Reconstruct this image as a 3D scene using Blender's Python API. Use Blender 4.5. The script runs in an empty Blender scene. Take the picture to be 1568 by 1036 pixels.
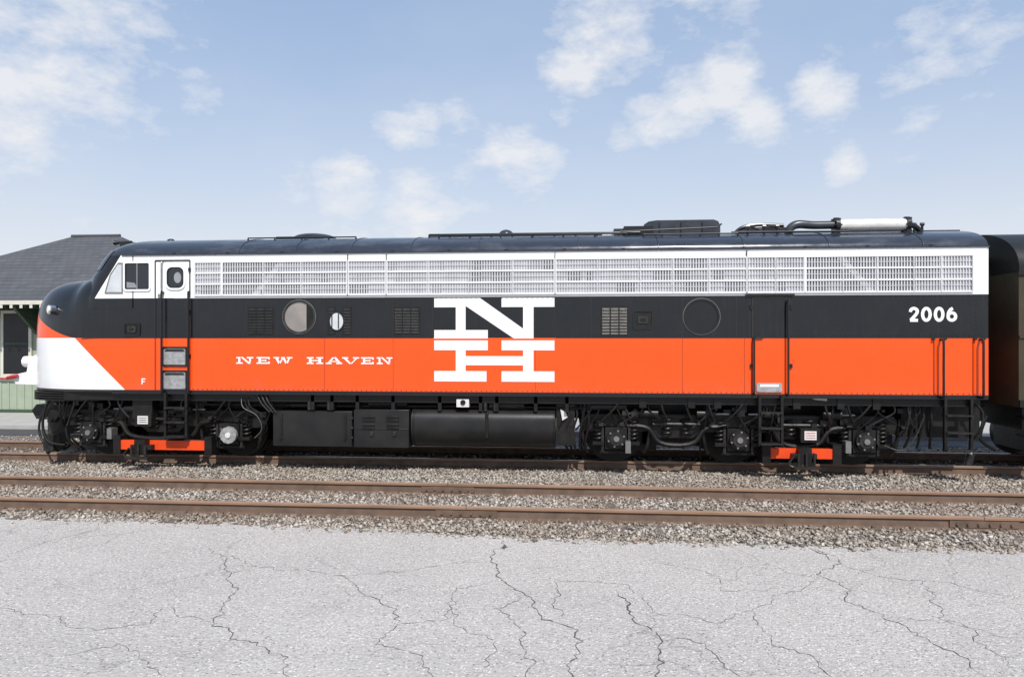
import bpy, math, random
import numpy as np
from mathutils import Vector, Matrix
random.seed(7); rng=np.random.default_rng(5)
scene=bpy.context.scene
# ---------------------------------------------------------------- survey: converts measured bearings to world coords
F=1045.3; TH=math.radians(4.68); D=11.97; HC=2.445
ct,st=math.cos(TH),math.sin(TH)
def X(u,Y=0.0):
    t=(u-784)/F
    return (D+Y)*(-st+t*ct)/(ct+t*st)
def Z(v,u,Y=0.0):
    t=(u-784)/F
    return HC+(518-v)*((D+Y)/(ct+t*st))/F
def G(u,v,z=0.03):
    t=(u-784)/F; d=(HC-z)*F/(v-518)
    return (d*(-st+t*ct), -D+d*(ct+t*st))
# ---------------------------------------------------------------- materials
def nt(name):
    m=bpy.data.materials.new(name); m.use_nodes=True
    return m,m.node_tree,m.node_tree.nodes['Principled BSDF']
def N(t,typ,**k):
    n=t.nodes.new(typ)
    for a,b in k.items(): setattr(n,a,b)
    return n
def mth(t,op,a,b=None,c=None):
    n=N(t,'ShaderNodeMath',operation=op)
    for i,v in enumerate((a,b,c)):
        if v is None: continue
        if isinstance(v,(int,float)): n.inputs[i].default_value=v
        else: t.links.new(v,n.inputs[i])
    return n.outputs[0]
def mix(t,f,a,b,mode='MIX'):
    n=N(t,'ShaderNodeMix',data_type='RGBA',blend_type=mode)
    for s,v in ((n.inputs[0],f),(n.inputs[6],a),(n.inputs[7],b)):
        if isinstance(v,(int,float)): s.default_value=v
        elif isinstance(v,tuple): s.default_value=(*v[:3],1)
        else: t.links.new(v,s)
    return n.outputs[2]
def noise(t,co,scale,detail=4,rough=.55,sc=None,rot=None):
    if sc or rot:
        mp=N(t,'ShaderNodeMapping')
        if sc: mp.inputs['Scale'].default_value=sc
        if rot: mp.inputs['Rotation'].default_value=rot
        t.links.new(co,mp.inputs[0]); co=mp.outputs[0]
    n=N(t,'ShaderNodeTexNoise'); n.inputs['Scale'].default_value=scale
    n.inputs['Detail'].default_value=detail; n.inputs['Roughness'].default_value=rough
    t.links.new(co,n.inputs['Vector']); return n.outputs['Fac']
def mrange(t,v,a,b,c=0,d=1):
    n=N(t,'ShaderNodeMapRange'); t.links.new(v,n.inputs[0])
    for i,x in enumerate((a,b,c,d)): n.inputs[i+1].default_value=x
    return n.outputs[0]
def bump(t,bs,h,strength,dist=.01):
    b=N(t,'ShaderNodeBump'); b.inputs['Strength'].default_value=strength; b.inputs['Distance'].default_value=dist
    t.links.new(h,b.inputs['Height']); t.links.new(b.outputs[0],bs.inputs['Normal'])
def mat(name,c,rough=.5,metal=0,var=.25,scale=6,c2=None,bmp=0.0,spec=None,sc=None):
    m,t,bs=nt(name)
    co=N(t,'ShaderNodeTexCoord').outputs['Object']
    f=mrange(t,noise(t,co,scale,5,.6,sc),.3,.7)
    if c2 is None: c2=tuple(x*(1-var) for x in c)
    t.links.new(mix(t,f,tuple(c),tuple(c2)),bs.inputs['Base Color'])
    bs.inputs['Metallic'].default_value=metal
    t.links.new(mrange(t,f,0,1,max(.03,rough*.85),min(1,rough*1.15)),bs.inputs['Roughness'])
    if spec is not None: bs.inputs['Specular IOR Level'].default_value=spec
    if bmp: bump(t,bs,noise(t,co,scale*4,4),bmp)
    return m
BLK=(.006,.0075,.010); ORG=(.90,.082,.003); WHT=(.84,.84,.84)
def body_paint():
    m,t,bs=nt('locomotive_paint')
    co=N(t,'ShaderNodeTexCoord').outputs['Object']
    s=N(t,'ShaderNodeSeparateXYZ'); t.links.new(co,s.inputs[0]); x,z=s.outputs[0],s.outputs[2]
    gt=lambda a,b: mth(t,'GREATER_THAN',a,b)
    lt=lambda a,b: mth(t,'LESS_THAN',a,b)
    AND=lambda a,b: mth(t,'MULTIPLY',a,b)
    diag=mth(t,'MULTIPLY_ADD',mth(t,'SUBTRACT',2.455,z),1.05,-9.15)
    low=mix(t,lt(x,diag),ORG,WHT)
    wz=mth(t,'MULTIPLY_ADD',mth(t,'POWER',mth(t,'MAXIMUM',mth(t,'SUBTRACT',-9.15,x),0.0),1.4),.36,2.455)
    up=mix(t,lt(z,wz),BLK,ORG)
    up=mix(t,gt(z,3.978),up,(.024,.030,.044))  # roof black lifted towards blue, sky and sun sheen put into the colour
    col=mix(t,gt(z,2.455),low,up)
    slant=mth(t,'MULTIPLY_ADD',mth(t,'SUBTRACT',z,3.185),.645,-8.735)
    wband=AND(AND(gt(z,3.185),lt(z,3.978)),gt(x,slant))
    col=mix(t,wband,col,WHT)
    col=mix(t,lt(z,1.50),col,BLK)
    g=mrange(t,noise(t,co,2.2,7,.62),.35,.75)
    col=mix(t,mth(t,'MULTIPLY',g,.022),col,(.25,.23,.2))
    stn=mrange(t,noise(t,co,3.0,5,.6,(5,1,.35)),.52,.8)
    col=mix(t,mth(t,'MULTIPLY',stn,.06),col,(.14,.125,.11))
    dust=mth(t,'MULTIPLY',mrange(t,z,1.5,1.75,.18,0),g)
    col=mix(t,dust,col,(.2,.15,.11))
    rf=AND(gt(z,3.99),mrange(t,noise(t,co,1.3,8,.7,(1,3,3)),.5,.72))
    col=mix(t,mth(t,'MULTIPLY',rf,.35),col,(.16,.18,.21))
    t.links.new(col,bs.inputs['Base Color'])
    t.links.new(mrange(t,g,0,1,.13,.30),bs.inputs['Roughness'])
    bump(t,bs,noise(t,co,1.5,3,.5),.16,.035)
    return m
M={}
M['paint']=body_paint()
M['white']=mat('white_paint',(.84,.84,.84),.35,var=.08,scale=3)
M['letter']=mat('white_lettering',(.82,.82,.81),.4,var=.06,scale=3)
M['grille']=mat('grille_metal',(.64,.64,.66),.35,.15,var=.2,scale=5)
M['gback']=mat('grille_screen_light',(.44,.44,.48),.7,var=.35,scale=2.2,sc=(3,1,1))
M['gdark']=mat('grille_screen_dark',(.13,.13,.14),.7,var=.4,scale=4)
M['gmid']=mat('grille_screen_mid',(.30,.30,.33),.7,c2=(.18,.18,.20),scale=4)
M['black']=mat('black_paint',(.009,.010,.012),.3,var=.4,scale=4)
M['seam']=mat('seam',(.02,.014,.012),.6)
M['oseam']=mat('orange_seam',(.36,.03,.008),.5)
M['under']=mat('underframe_black',(.0065,.0065,.007),.42,c2=(.018,.016,.014),scale=5,bmp=.3,spec=.32)
M['tank']=mat('tank_black',(.009,.010,.011),.36,c2=(.022,.020,.019),scale=2.5,bmp=.1,spec=.4)
M['steel']=mat('steel',(.35,.34,.33),.4,.7,scale=9)
M['dsteel']=mat('dirty_steel',(.060,.058,.056),.42,.5,c2=(.02,.019,.018),scale=9)
M['alum']=mat('aluminium_step',(.5,.5,.5),.4,.4,c2=(.25,.25,.25),scale=12,bmp=.2)
M['orange']=mat('orange_beam',(.86,.070,.006),.5,var=.25,scale=5)
M['glass']=mat('window_glass',(.02,.025,.03),.06,0,var=.1)
M['pglass']=mat('porthole_glass',(.20,.18,.17),.12,0,c2=(.30,.27,.25),scale=2)
M['qglass']=mat('quarter_glass',(.60,.63,.65),.15,0,var=.25,scale=3)
M['chrome']=mat('chrome',(.7,.7,.7),.18,1,var=.1)
M['red']=mat('red_paint',(.50,.04,.04),.4)
M['roofpaint']=mat('roof_black',(.018,.021,.029),.3,c2=(.045,.05,.06),scale=3)
M['lens']=mat('lamp_lens',(.85,.85,.8),.12,var=.05)
M['decal']=mat('decal_white',(.75,.72,.70),.5,var=.2,scale=30)
# ---------------------------------------------------------------- mesh builder
class MB:
    def __init__(s): s.v=[];s.f=[];s.m=[];s.names=[]
    def mi(s,k):
        if k not in s.names: s.names.append(k)
        return s.names.index(k)
    def add(s,vs,fs,k):
        b=len(s.v); s.v+= [tuple(p) for p in vs]; i=s.mi(k)
        for f in fs: s.f.append([b+q for q in f]); s.m.append(i)
    def box(s,x0,x1,y0,y1,z0,z1,k):
        s.add([(x,y,z) for x in(x0,x1) for y in(y0,y1) for z in(z0,z1)],
          [(0,1,3,2),(4,6,7,5),(0,4,5,1),(2,3,7,6),(0,2,6,4),(1,5,7,3)],k)
    def prism(s,poly,y0,y1,k,axis='y'):
        n=len(poly)
        mk={'y':lambda a,b,c:(a,c,b),'x':lambda a,b,c:(c,a,b),'z':lambda a,b,c:(a,b,c)}[axis]
        vs=[mk(a,b,y0) for a,b in poly]+[mk(a,b,y1) for a,b in poly]
        fs=[list(range(n)),list(range(2*n-1,n-1,-1))]+[(i,i+n,(i+1)%n+n,(i+1)%n) for i in range(n)]
        s.add(vs,fs,k)
    def tube(s,pts,r,k,n=8,caps=True):
        P=[Vector(p) for p in pts]; rs=r if isinstance(r,(list,tuple)) else [r]*len(P)
        vs=[];fs=[]; up=None
        for i,p in enumerate(P):
            d=(P[min(i+1,len(P)-1)]-P[max(i-1,0)])
            d=d.normalized() if d.length>1e-9 else Vector((1,0,0))
            if up is None:
                a=Vector((0,0,1)) if abs(d.z)<.9 else Vector((1,0,0)); up=(a-d*a.dot(d)).normalized()
            else:
                up=up-d*up.dot(d); up=up.normalized() if up.length>1e-6 else Vector((1,0,0))
            sd=d.cross(up)
            for j in range(n):
                a=2*math.pi*j/n; vs.append(p+(up*math.cos(a)+sd*math.sin(a))*rs[i])
        for i in range(len(P)-1):
            for j in range(n):
                fs.append((i*n+j,i*n+(j+1)%n,(i+1)*n+(j+1)%n,(i+1)*n+j))
        if caps: fs.append(list(range(n-1,-1,-1))); fs.append([(len(P)-1)*n+j for j in range(n)])
        s.add(vs,fs,k)
    def cyl(s,p0,p1,r,k,n=20,r2=None): s.tube([p0,p1],[r,r if r2 is None else r2],k,n)
    def smooth(s,pts,r,k,n=8,sub=6):
        s.tube(catmull(pts,sub),r,k,n)
    def spring(s,x,y,z0,z1,R,r,k,turns=5):
        s.tube([(x+R*math.cos(a),y+R*math.sin(a),z0+(z1-z0)*i/(turns*10)) for i in range(turns*10+1) for a in [2*math.pi*i/10]],r,k,6)
    def dome(s,c,r,h,k,n=24,m=6):
        vs=[];fs=[]
        for i in range(m):
            a=math.pi/2*i/m
            for j in range(n):
                b=2*math.pi*j/n; vs.append((c[0]+r*math.cos(a)*math.cos(b),c[1]+r*math.cos(a)*math.sin(b),c[2]+h*math.sin(a)))
        vs.append((c[0],c[1],c[2]+h))
        for i in range(m-1):
            for j in range(n): fs.append((i*n+j,i*n+(j+1)%n,(i+1)*n+(j+1)%n,(i+1)*n+j))
        for j in range(n): fs.append(((m-1)*n+j,(m-1)*n+(j+1)%n,m*n))
        s.add(vs,fs,k)
    def build(s,name,parent=None,bevel=0,angle=35,roofmap=True):
        if parent is not None and parent.name=='diesel_locomotive' and roofmap:
            s.v=[(a,b,c-.13*min(1,max(0,(c-3.978)/.557))) for a,b,c in s.v]
        me=bpy.data.meshes.new(name); me.from_pydata(s.v,[],s.f)
        for k in s.names: me.materials.append(M[k])
        me.polygons.foreach_set('material_index',s.m)
        import bmesh
        bm=bmesh.new(); bm.from_mesh(me); bmesh.ops.recalc_face_normals(bm,faces=bm.faces); bm.to_mesh(me); bm.free()
        me.shade_smooth(); me.set_sharp_from_angle(angle=math.radians(angle)); me.update()
        o=bpy.data.objects.new(name,me); scene.collection.objects.link(o)
        if parent: o.parent=parent
        if bevel:
            b=o.modifiers.new('bevel','BEVEL'); b.width=bevel; b.segments=2; b.limit_method='ANGLE'; b.angle_limit=math.radians(50)
        return o
def catmull(pts,sub=6):
    P=[Vector(p) for p in pts]; o=[]
    for i in range(len(P)-1):
        a=P[max(i-1,0)];b=P[i];c=P[i+1];d=P[min(i+2,len(P)-1)]
        for j in range(sub):
            t=j/sub
            o.append(.5*((2*b)+(c-a)*t+(2*a-5*b+4*c-d)*t*t+(3*b-a-3*c+d)*t**3))
    o.append(P[-1]); return o
def empty(name):
    e=bpy.data.objects.new(name,None); scene.collection.objects.link(e); return e
def rrect(x0,x1,z0,z1,r,n=5):
    o=[]
    for cx,cz,a0 in((x1-r,z1-r,0),(x0+r,z1-r,90),(x0+r,z0+r,180),(x1-r,z0+r,270)):
        for i in range(n+1):
            a=math.radians(a0+90*i/n); o.append((cx+r*math.cos(a),cz+r*math.sin(a)))
    return o
def ell(cx,cz,rx,rz,n=40): return [(cx+rx*math.cos(2*math.pi*i/n),cz+rz*math.sin(2*math.pi*i/n)) for i in range(n)]
def ring(mb,outer,inner,y0,y1,k):
    n=len(outer); vs=[(a,y0,b) for a,b in outer]+[(a,y0,b) for a,b in inner]+[(a,y1,b) for a,b in outer]+[(a,y1,b) for a,b in inner]
    fs=[]
    for i in range(n):
        j=(i+1)%n
        fs+=[(i,j,n+j,n+i),(i,2*n+i,2*n+j,j),(n+i,n+j,3*n+j,3*n+i)]
    mb.add(vs,fs,k)
# ================================================================ LOCOMOTIVE
loco=empty('diesel_locomotive')
W=1.55; YC=1.55; ZS=1.458; ZG=3.978; ZR=4.535; XR=X(1515)
def roofw(z):
    q=min(1,max(0,(z-ZG)/(ZR-ZG))); return W*(1-q**2.0)**(1/2.1)
hull=MB()
prof=[]
for i in range(2): prof.append((-W,ZS+(ZG-.02-ZS)*i))
for i in range(41):
    a=math.pi*i/40; c=math.cos(a); s_=math.sin(a)
    prof.append((-W*math.copysign(abs(c)**(2/2.15),c),ZG+(ZR-ZG)*abs(s_)**(2/2.0)))
prof+=[(W,ZG-.02),(W,ZS)]
n=len(prof); xs=[-8.0]+[ -7.5+ (XR-.06+7.5)*i/12 for i in range(13)]
vs=[(x,YC+a,b) for x in xs for a,b in prof]
vs+=[(XR-.015,YC+a*(1-.004),b-(.006 if b>ZG else 0)) for a,b in prof]; vs+=[(XR,YC+a*.985,b-(.025 if b>ZG else 0)) for a,b in prof]
K=len(xs)+2
fs=[(i*n+j,(i+1)*n+j,(i+1)*n+j+1,i*n+j+1) for i in range(K-1) for j in range(n-1)]
fs.append([(K-1)*n+j for j in range(n)])
fs+=[(i*n,i*n+n-1,(i+1)*n+n-1,(i+1)*n) for i in range(K-1)]
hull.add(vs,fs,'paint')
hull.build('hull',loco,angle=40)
# nose
def interp(x,xp,fp): return float(np.interp(x,xp,fp))
NT=2.25
def hx(s): return interp(s,[0,.35,.49,.60,.71,.80,.85,.89,.925,.95,.975,1],[3.66,3.65,3.635,3.615,3.57,3.49,3.41,3.29,3.10,2.90,2.55,1.9])
def nring(s):
    x=-8.5-NT*s; w=(W-.004)*(1-s**2.6)**.5 if s<1 else 0
    h=hx(s); b=min(1,s/.35); ny=10*(1-b)+2.9*b; nz=16*(1-b)+6.5*b
    r=[]
    for i in range(61):
        a=math.pi*i/60; c=math.cos(a); q=math.sin(a)
        r.append((x,YC-w*math.copysign(abs(c)**(2/ny),c),ZS+(h-ZS)*abs(q)**(2/nz)))
    return r
ns=MB(); S=[0,.05,.1,.15,.2,.25,.3,.35,.4,.45,.5,.55,.6,.65,.7,.74,.78,.81,.84,.87,.89,.91,.93,.945,.96,.972,.982,.99,.996,.9995]
R=[[( -8.0,y,z) for _,y,z in nring(0)]]+[nring(s) for s in S]; n=61
ns.add([p for r in R for p in r],[(i*n+j,(i+1)*n+j,(i+1)*n+j+1,i*n+j+1) for i in range(len(R)-1) for j in range(n-1)],'paint')
ns.build('nose',loco,angle=60)
# cab
def ez(z): return interp(z,[3.0,3.185,3.87,3.978,4.2,4.45,4.535],[-8.75,-8.735,-8.29,-8.2,-8.12,-8.05,-8.0])
def cz(z): return interp(z,[3.0,3.6,3.75,4.0,4.25,4.36,4.45,4.50,4.535],[-9.35,-9.28,-9.15,-8.98,-8.80,-8.68,-8.5,-8.32,-8.05])
def cabp(z,q,off=0):
    w=roofw(z) if z>ZG else W
    a=math.pi/2*q; y=w*math.copysign(abs(math.sin(a))**(.8),q) if q else 0
    k=abs(math.cos(a))**.95
    x=ez(z)-(ez(z)-cz(z))*k
    return (x-off,YC+y*(1+off*.3),z)
cb=MB(); zl=[3.0,3.185,3.3,3.45,3.6,3.7,3.8,3.9,3.978,4.05,4.12,4.19,4.25,4.31,4.36,4.41,4.45,4.48,4.505,4.525,4.534]
rows=[]
for z in zl:
    w=roofw(z) if z>ZG else W
    r=[(-7.98,YC-w,z)]+[cabp(z,-1+2*i/48) for i in range(49)]+[(-7.98,YC+w,z)]
    rows.append(r)
n=51
cb.add([p for r in rows for p in r],[(i*n+j,i*n+j+1,(i+1)*n+j+1,(i+1)*n+j) for i in range(len(rows)-1) for j in range(n-1)],'paint')
cb.build('cab',loco,angle=60)
ws=MB()
for q0,q1 in((-.80,-.06),(.06,.80)):
    g=[[cabp(3.72+(4.12-3.72)*i/6,q0+(q1-q0)*j/10,.012) for j in range(11)] for i in range(7)]
    ws.add([p for r in g for p in r],[(i*11+j,i*11+j+1,(i+1)*11+j+1,(i+1)*11+j) for i in range(6) for j in range(10)],'glass')
ws.build('windshield',loco)
# ---------------- side fittings
d=MB()
d.box(-8.2,XR,-.022,0.02,ZG-.012,ZG+.012,'roofpaint')
d.box(-8.4,XR-.02,-.008,.01,ZS-.03,ZS+.04,'black')
d.box(-7.2,XR-.02,-.006,.01,3.178,3.190,'grille')
for u in (292,497,602,662,905,1045,1128,1148,1212,1428): 
    x=X(u); d.box(x-.005,x+.005,-.004,.01,2.46,3.178,'seam')
for u in (497,602,820,1045,1140):
    x=X(u); d.box(x-.004,x+.004,-.004,.01,1.5,2.45,'oseam')
d.box(-9.0,X(663),-.0045,.01,2.450,2.458,'seam'); d.box(X(851),XR-.01,-.0045,.01,2.450,2.458,'seam')
def rivets(x0,x1,z,st=.09,k='black',y=0):
    x=x0
    while x<x1:
        if not(X(662)<x<X(852) and 1.7<z<3.15): d.box(x-.007,x+.007,y-.007,y+.004,z-.007,z+.007,k)
        x+=st
rivets(-7.1,XR-.1,3.155); rivets(-7.1,XR-.1,2.49); rivets(-7.1,XR-.1,1.52)
for u in (292,497,602,905,1045,1128,1212,1492):
    z=2.52
    while z<3.14: d.box(X(u)+.02,X(u)+.034,-.006,.004,z-.006,z+.006,'black'); z+=.07
d.build('panel_seams',loco)
# grille
g=MB(); gx0,gx1=X(300),X(1488); gz0,gz1=3.232,3.835
posts=[300,341,404,462,533,592,656,718,785,850,915,980,1030,1085,1143,1187,1232,1290,1342,1398,1440,1488]
kinds=['gback','gdark','gmid','gmid','gback','gback','gback','gmid','gback','gback','gback','gback','gmid','gback','gback','gback','gdark','gdark','gdark','gmid','gback']
for i in range(len(posts)-1):
    xa,xb=X(posts[i]),X(posts[i+1])
    g.box(xa,xb,-.006,.01,gz0,gz1,kinds[i])
    for _ in range({'gmid':5,'gback':2,'gdark':1}[kinds[i]]):
        cx=random.uniform(xa,xb-.2); cz_=gz0+random.choice([0,1,2])*.2+.02
        g.box(cx,min(cx+random.uniform(.08,.35),xb),-.008-random.uniform(0,.001),0,cz_,cz_+.16,random.choice(['gdark','gmid']))
x=gx0
while x<gx1:
    g.box(x-.0105,x+.0105,-.020,-.010,gz0,gz1,'grille'); x+=.047
for i in range(4):
    z=gz0+(gz1-gz0)*i/3
    g.box(gx0-.02,gx1+.02,-.032,-.006,z-.013,z+.013,'white')
for i in range(3):
    z=gz0+(gz1-gz0)*(i+.5)/3
    g.box(gx0,gx1,-.024,-.008,z-.005,z+.005,'grille')
for u in posts: g.box(X(u)-.009,X(u)+.009,-.036,-.004,gz0,gz1,'grille')
for u in (341,533,592,850,1143,1232): g.box(X(u)-.016,X(u)+.016,-.038,-.004,gz0,gz1,'white')
for u in (533,592,850,1143): g.box(X(u)-.004,X(u)+.004,-.042,-.004,gz0-.02,ZG-.03,'seam')
for u in (385,1280):
    g.prism([(X(u),gz0),(X(u)+.12,gz0),(X(u)+.64,gz1),(X(u)+.52,gz1)] if u==385 else [(X(u),gz1),(X(u)+.12,gz1),(X(u)+.64,gz0),(X(u)+.52,gz0)],-.0098,-.006,'gback')
g.build('air_intake_grille',loco)
# windows
w_=MB()
def win(u0,u1,v0,v1,r,k='glass',fr='white',t=.035,y=0):
    x0,x1=X(u0),X(u1); um=(u0+u1)/2; z0,z1=Z(v1,um),Z(v0,um)
    o=rrect(x0-t,x1+t,z0-t,z1+t,r+t); i=rrect(x0,x1,z0,z1,r)
    ring(w_,o,i,y-.022,y+.002,fr); ring(w_,rrect(x0-.001,x1+.001,z0-.001,z1+.001,r),rrect(x0+.018,x1-.018,z0+.018,z1-.018,r),y-.014,y,'black'); w_.prism(i,y-.006,y+.001,k)
    return x0,x1,z0,z1
a=win(192,229,403,443,.03)
w_.box((a[0]+a[1])/2-.012,(a[0]+a[1])/2+.012,-.016,0,a[2],a[3],'steel')
w_.prism([(a[0]+.03,a[2]+.03),(a[0]+.24,a[2]+.03),(a[0]+.18,a[2]+.12),(a[0]+.03,a[2]+.14)],-.009,-.004,'gmid')
b_=win(256,282,409,441,.10)
w_.prism(ell((b_[0]+b_[1])/2+.04,(b_[2]+b_[3])/2,.07,.10,20),-.008,-.004,'gmid')
q=[(X(163),Z(447,163)),(X(187),Z(447,187)),(X(187),Z(404,187)),(X(181),Z(404,181)),(X(170),Z(421,170))]
w_.prism(q,-.008,.0,'qglass')
cx=sum(p[0] for p in q)/5; cz_=sum(p[1] for p in q)/5
ring(w_,[(cx+(a-cx)*1.16,cz_+(b-cz_)*1.09) for a,b in q],q,-.018,0,'steel')
for u,v,rr in((458.5,485,.27),(1074,484.5,.275)):
    cx,cz_=X(u),Z(v,u)
    ring(w_,ell(cx,cz_,rr+.035,rr+.035),ell(cx,cz_,rr,rr),-.025,.002,'black' if u>1000 else 'dsteel')
    ring(w_,ell(cx,cz_,rr+.042,rr+.042),ell(cx,cz_,rr+.034,rr+.034),-.018,.002,'steel')
    w_.prism(ell(cx,cz_,rr,rr),-.008,.001,'pglass' if u<1000 else 'black')
    if u<1000: w_.prism([(cx+.27*math.cos(a),cz_+.27*math.sin(a)) for a in np.linspace(-1.05,1.05,14)],-.0105,-.006,'under')
w_.prism(ell(X(516),Z(492,516),.145,.175),-.02,0,'black'); w_.prism(ell(X(516),Z(492,516),.12,.15),-.024,-.01,'qglass')
for du in(-7,3): w_.box(X(516+du)-.01,X(516+du)+.01,-.028,-.01,Z(503,516),Z(480,516),'under')
w_.build('windows',loco)
# louvers / hatches
l=MB()
def louver(u0,u1,v0,v1,cols=3):
    x0,x1=X(u0),X(u1); um=(u0+u1)/2; z0,z1=Z(v1,um),Z(v0,um)
    l.box(x0-.02,x1+.02,-.006,.004,z0-.02,z1+.02,'under')
    for c in range(cols):
        a=x0+(x1-x0)*c/cols+.012; b=x0+(x1-x0)*(c+1)/cols-.012
        nn=9
        for i in range(nn):
            z=z0+(z1-z0)*i/nn
            l.add([(a,-.020,z),(b,-.020,z),(b,-.006,z+(z1-z0)/nn*.7),(a,-.006,z+(z1-z0)/nn*.7),(a,-.006,z),(b,-.006,z)],[(0,1,2,3),(0,4,5,1),(0,3,4),(1,5,2)],'under')
louver(381,418,471,511); louver(604,642,471,510); louver(921,961,470,512)
louver(503,512,471,511,1); louver(526,537,471,511,1)
for (u0,u1,v0,v1) in ((190,215,494,514),(969,1000,475,504)):
    x0,x1=X(u0),X(u1); um=(u0+u1)/2; z0,z1=Z(v1,um),Z(v0,um)
    ring(l,rrect(x0,x1,z0,z1,.05),rrect(x0+.025,x1-.025,z0+.025,z1-.025,.03),-.02,.002,'black')
    l.prism(rrect(x0+.025,x1-.025,z0+.025,z1-.025,.03),-.006,.002,'under')
    m_=(x0+x1)/2; zz=(z0+z1)/2; s_=(x1-x0)*.25
    l.prism(rrect(m_-s_,m_+s_,zz-s_*.75,zz+s_*.75,.03),-.022,-.004,'dsteel'); l.prism(rrect(m_-s_*.55,m_+s_*.55,zz-s_*.35,zz+s_*.35,.02),-.028,-.02,'under')
l.build('louvers_and_hatches',loco)
# doors
dr=MB()
def vbar(u,v0,v1,off=.075,r=.017,k='black'):
    x=X(u,-off); z0,z1=Z(v1,u,-off),Z(v0,u,-off)
    dr.smooth([(x,0,z1+.0),(x,-off*.7,z1-.005),(x,-off,z1-.05),(x,-off,(z0+z1)/2),(x,-off,z0+.05),(x,-off*.7,z0+.005),(x,0,z0)],r,k,8,4)
def doorframe(u0,u1,v0,v1,low=1.5):
    x0,x1=X(u0),X(u1); z1=Z(v0,(u0+u1)/2)
    for x in(x0,x1):
        dr.box(x-.010,x+.010,-.012,.006,low,2.45,'oseam'); dr.box(x-.010,x+.010,-.012,.006,2.46,3.18,'seam')
        if z1>3.3: dr.box(x-.010,x+.010,-.012,.006,3.19,z1,'dsteel')
    dr.box(x0,x1,-.013,.006,z1-.01,z1+.015,'seam' if z1<3.3 else 'dsteel')
doorframe(238,291,399,597); doorframe(1152,1208,456,597)
dr.box(X(1141),X(1216),-.035,.006,3.165,3.20,'black')
vbar(247,448,600); vbar(288,448,600,.06); vbar(1155,518,604); vbar(1207,462,604)
vbar(1445,520,609,.11,.02); vbar(1506,520,609,.11,.02); vbar(247,400,446,.06,.013,'steel'); 
for v0,v1 in((533,558),(569,595)):
    x0,x1=X(251),X(285); z0,z1=Z(v1,268),Z(v0,268)
    ring(dr,rrect(x0-.03,x1+.03,z0-.03,z1+.03,.03),rrect(x0,x1,z0,z1,.02),-.028,.004,'black')
    dr.prism(rrect(x0,x1,z0,z1,.02),-.01,.004,'alum')
    dr.prism([(x0+.02,z1-.06),(x1-.02,z1-.06),(x1-.05,z1-.02),(x0+.05,z1-.02)],-.016,-.009,'dsteel')
x0,x1=X(1158),X(1197); dr.prism(rrect(x0,x1,Z(600,1177),Z(586,1177),.03),-.022,.004,'alum')
dr.prism([(X(1163),Z(592,1177)),(X(1192),Z(592,1177)),(X(1192),Z(588,1177)),(X(1163),Z(588,1177))],-.028,-.02,'letter')
dr.box(X(243),X(250),-.03,0,Z(456,246),Z(450,246),'steel'); dr.box(X(1156),X(1168),-.03,0,2.44,2.47,'dsteel')
for u,v in((291,413),(291,478),(291,545),(1150,470),(1150,560),(1211,470),(1211,560)):
    dr.box(X(u)-.02,X(u)+.02,-.03,.0,Z(v,u)-.035,Z(v,u)+.035,'black')
for u in(1428,1446,1492,1505):
    dr.box(X(u)-.02,X(u)+.02,-.05,.0,2.42,2.45,'black')
for u in(1430,1490): dr.box(X(u)-.008,X(u)+.008,-.01,.004,1.5,2.44,'oseam')
dr.build('doors_and_handrails',loco)
# ---------------- lettering
L=MB()
def lp(pts,k='letter',y0=-.007,um=None):
    L.prism([(X(u),Z(v,um or u)) for u,v in pts],y0,-.001,k)
def lr(u0,u1,z0,z1): L.box(X(u0),X(u1),-.007,-.001,z0,z1,'letter')
zt,z_1,z_2,zm=Z(456,757),Z(470,757),Z(505,757),Z(518,757)
lr(665,698,z_1,zt); lr(698,713,z_2,zt); lr(665,747,zm,z_2)
lp([(713,456),(735,456),(801,503),(801,518),(787,518),(713,468)],um=757)
lr(768,849,z_1,zt); lr(801,817,zm,z_1)
h=[Z(v,757) for v in(521,536,545,559,568,584)]
lr(665,747,h[1],h[0]); lr(768,849,h[1],h[0]); lr(698,713,h[4],h[1]); lr(801,817,h[4],h[1])
lr(713,801,h[3],h[2]); lr(665,745,h[5],h[4]); lr(768,849,h[5],h[4])
ztop,zbot=Z(546.5,480),Z(557,480); hh=ztop-zbot
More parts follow.
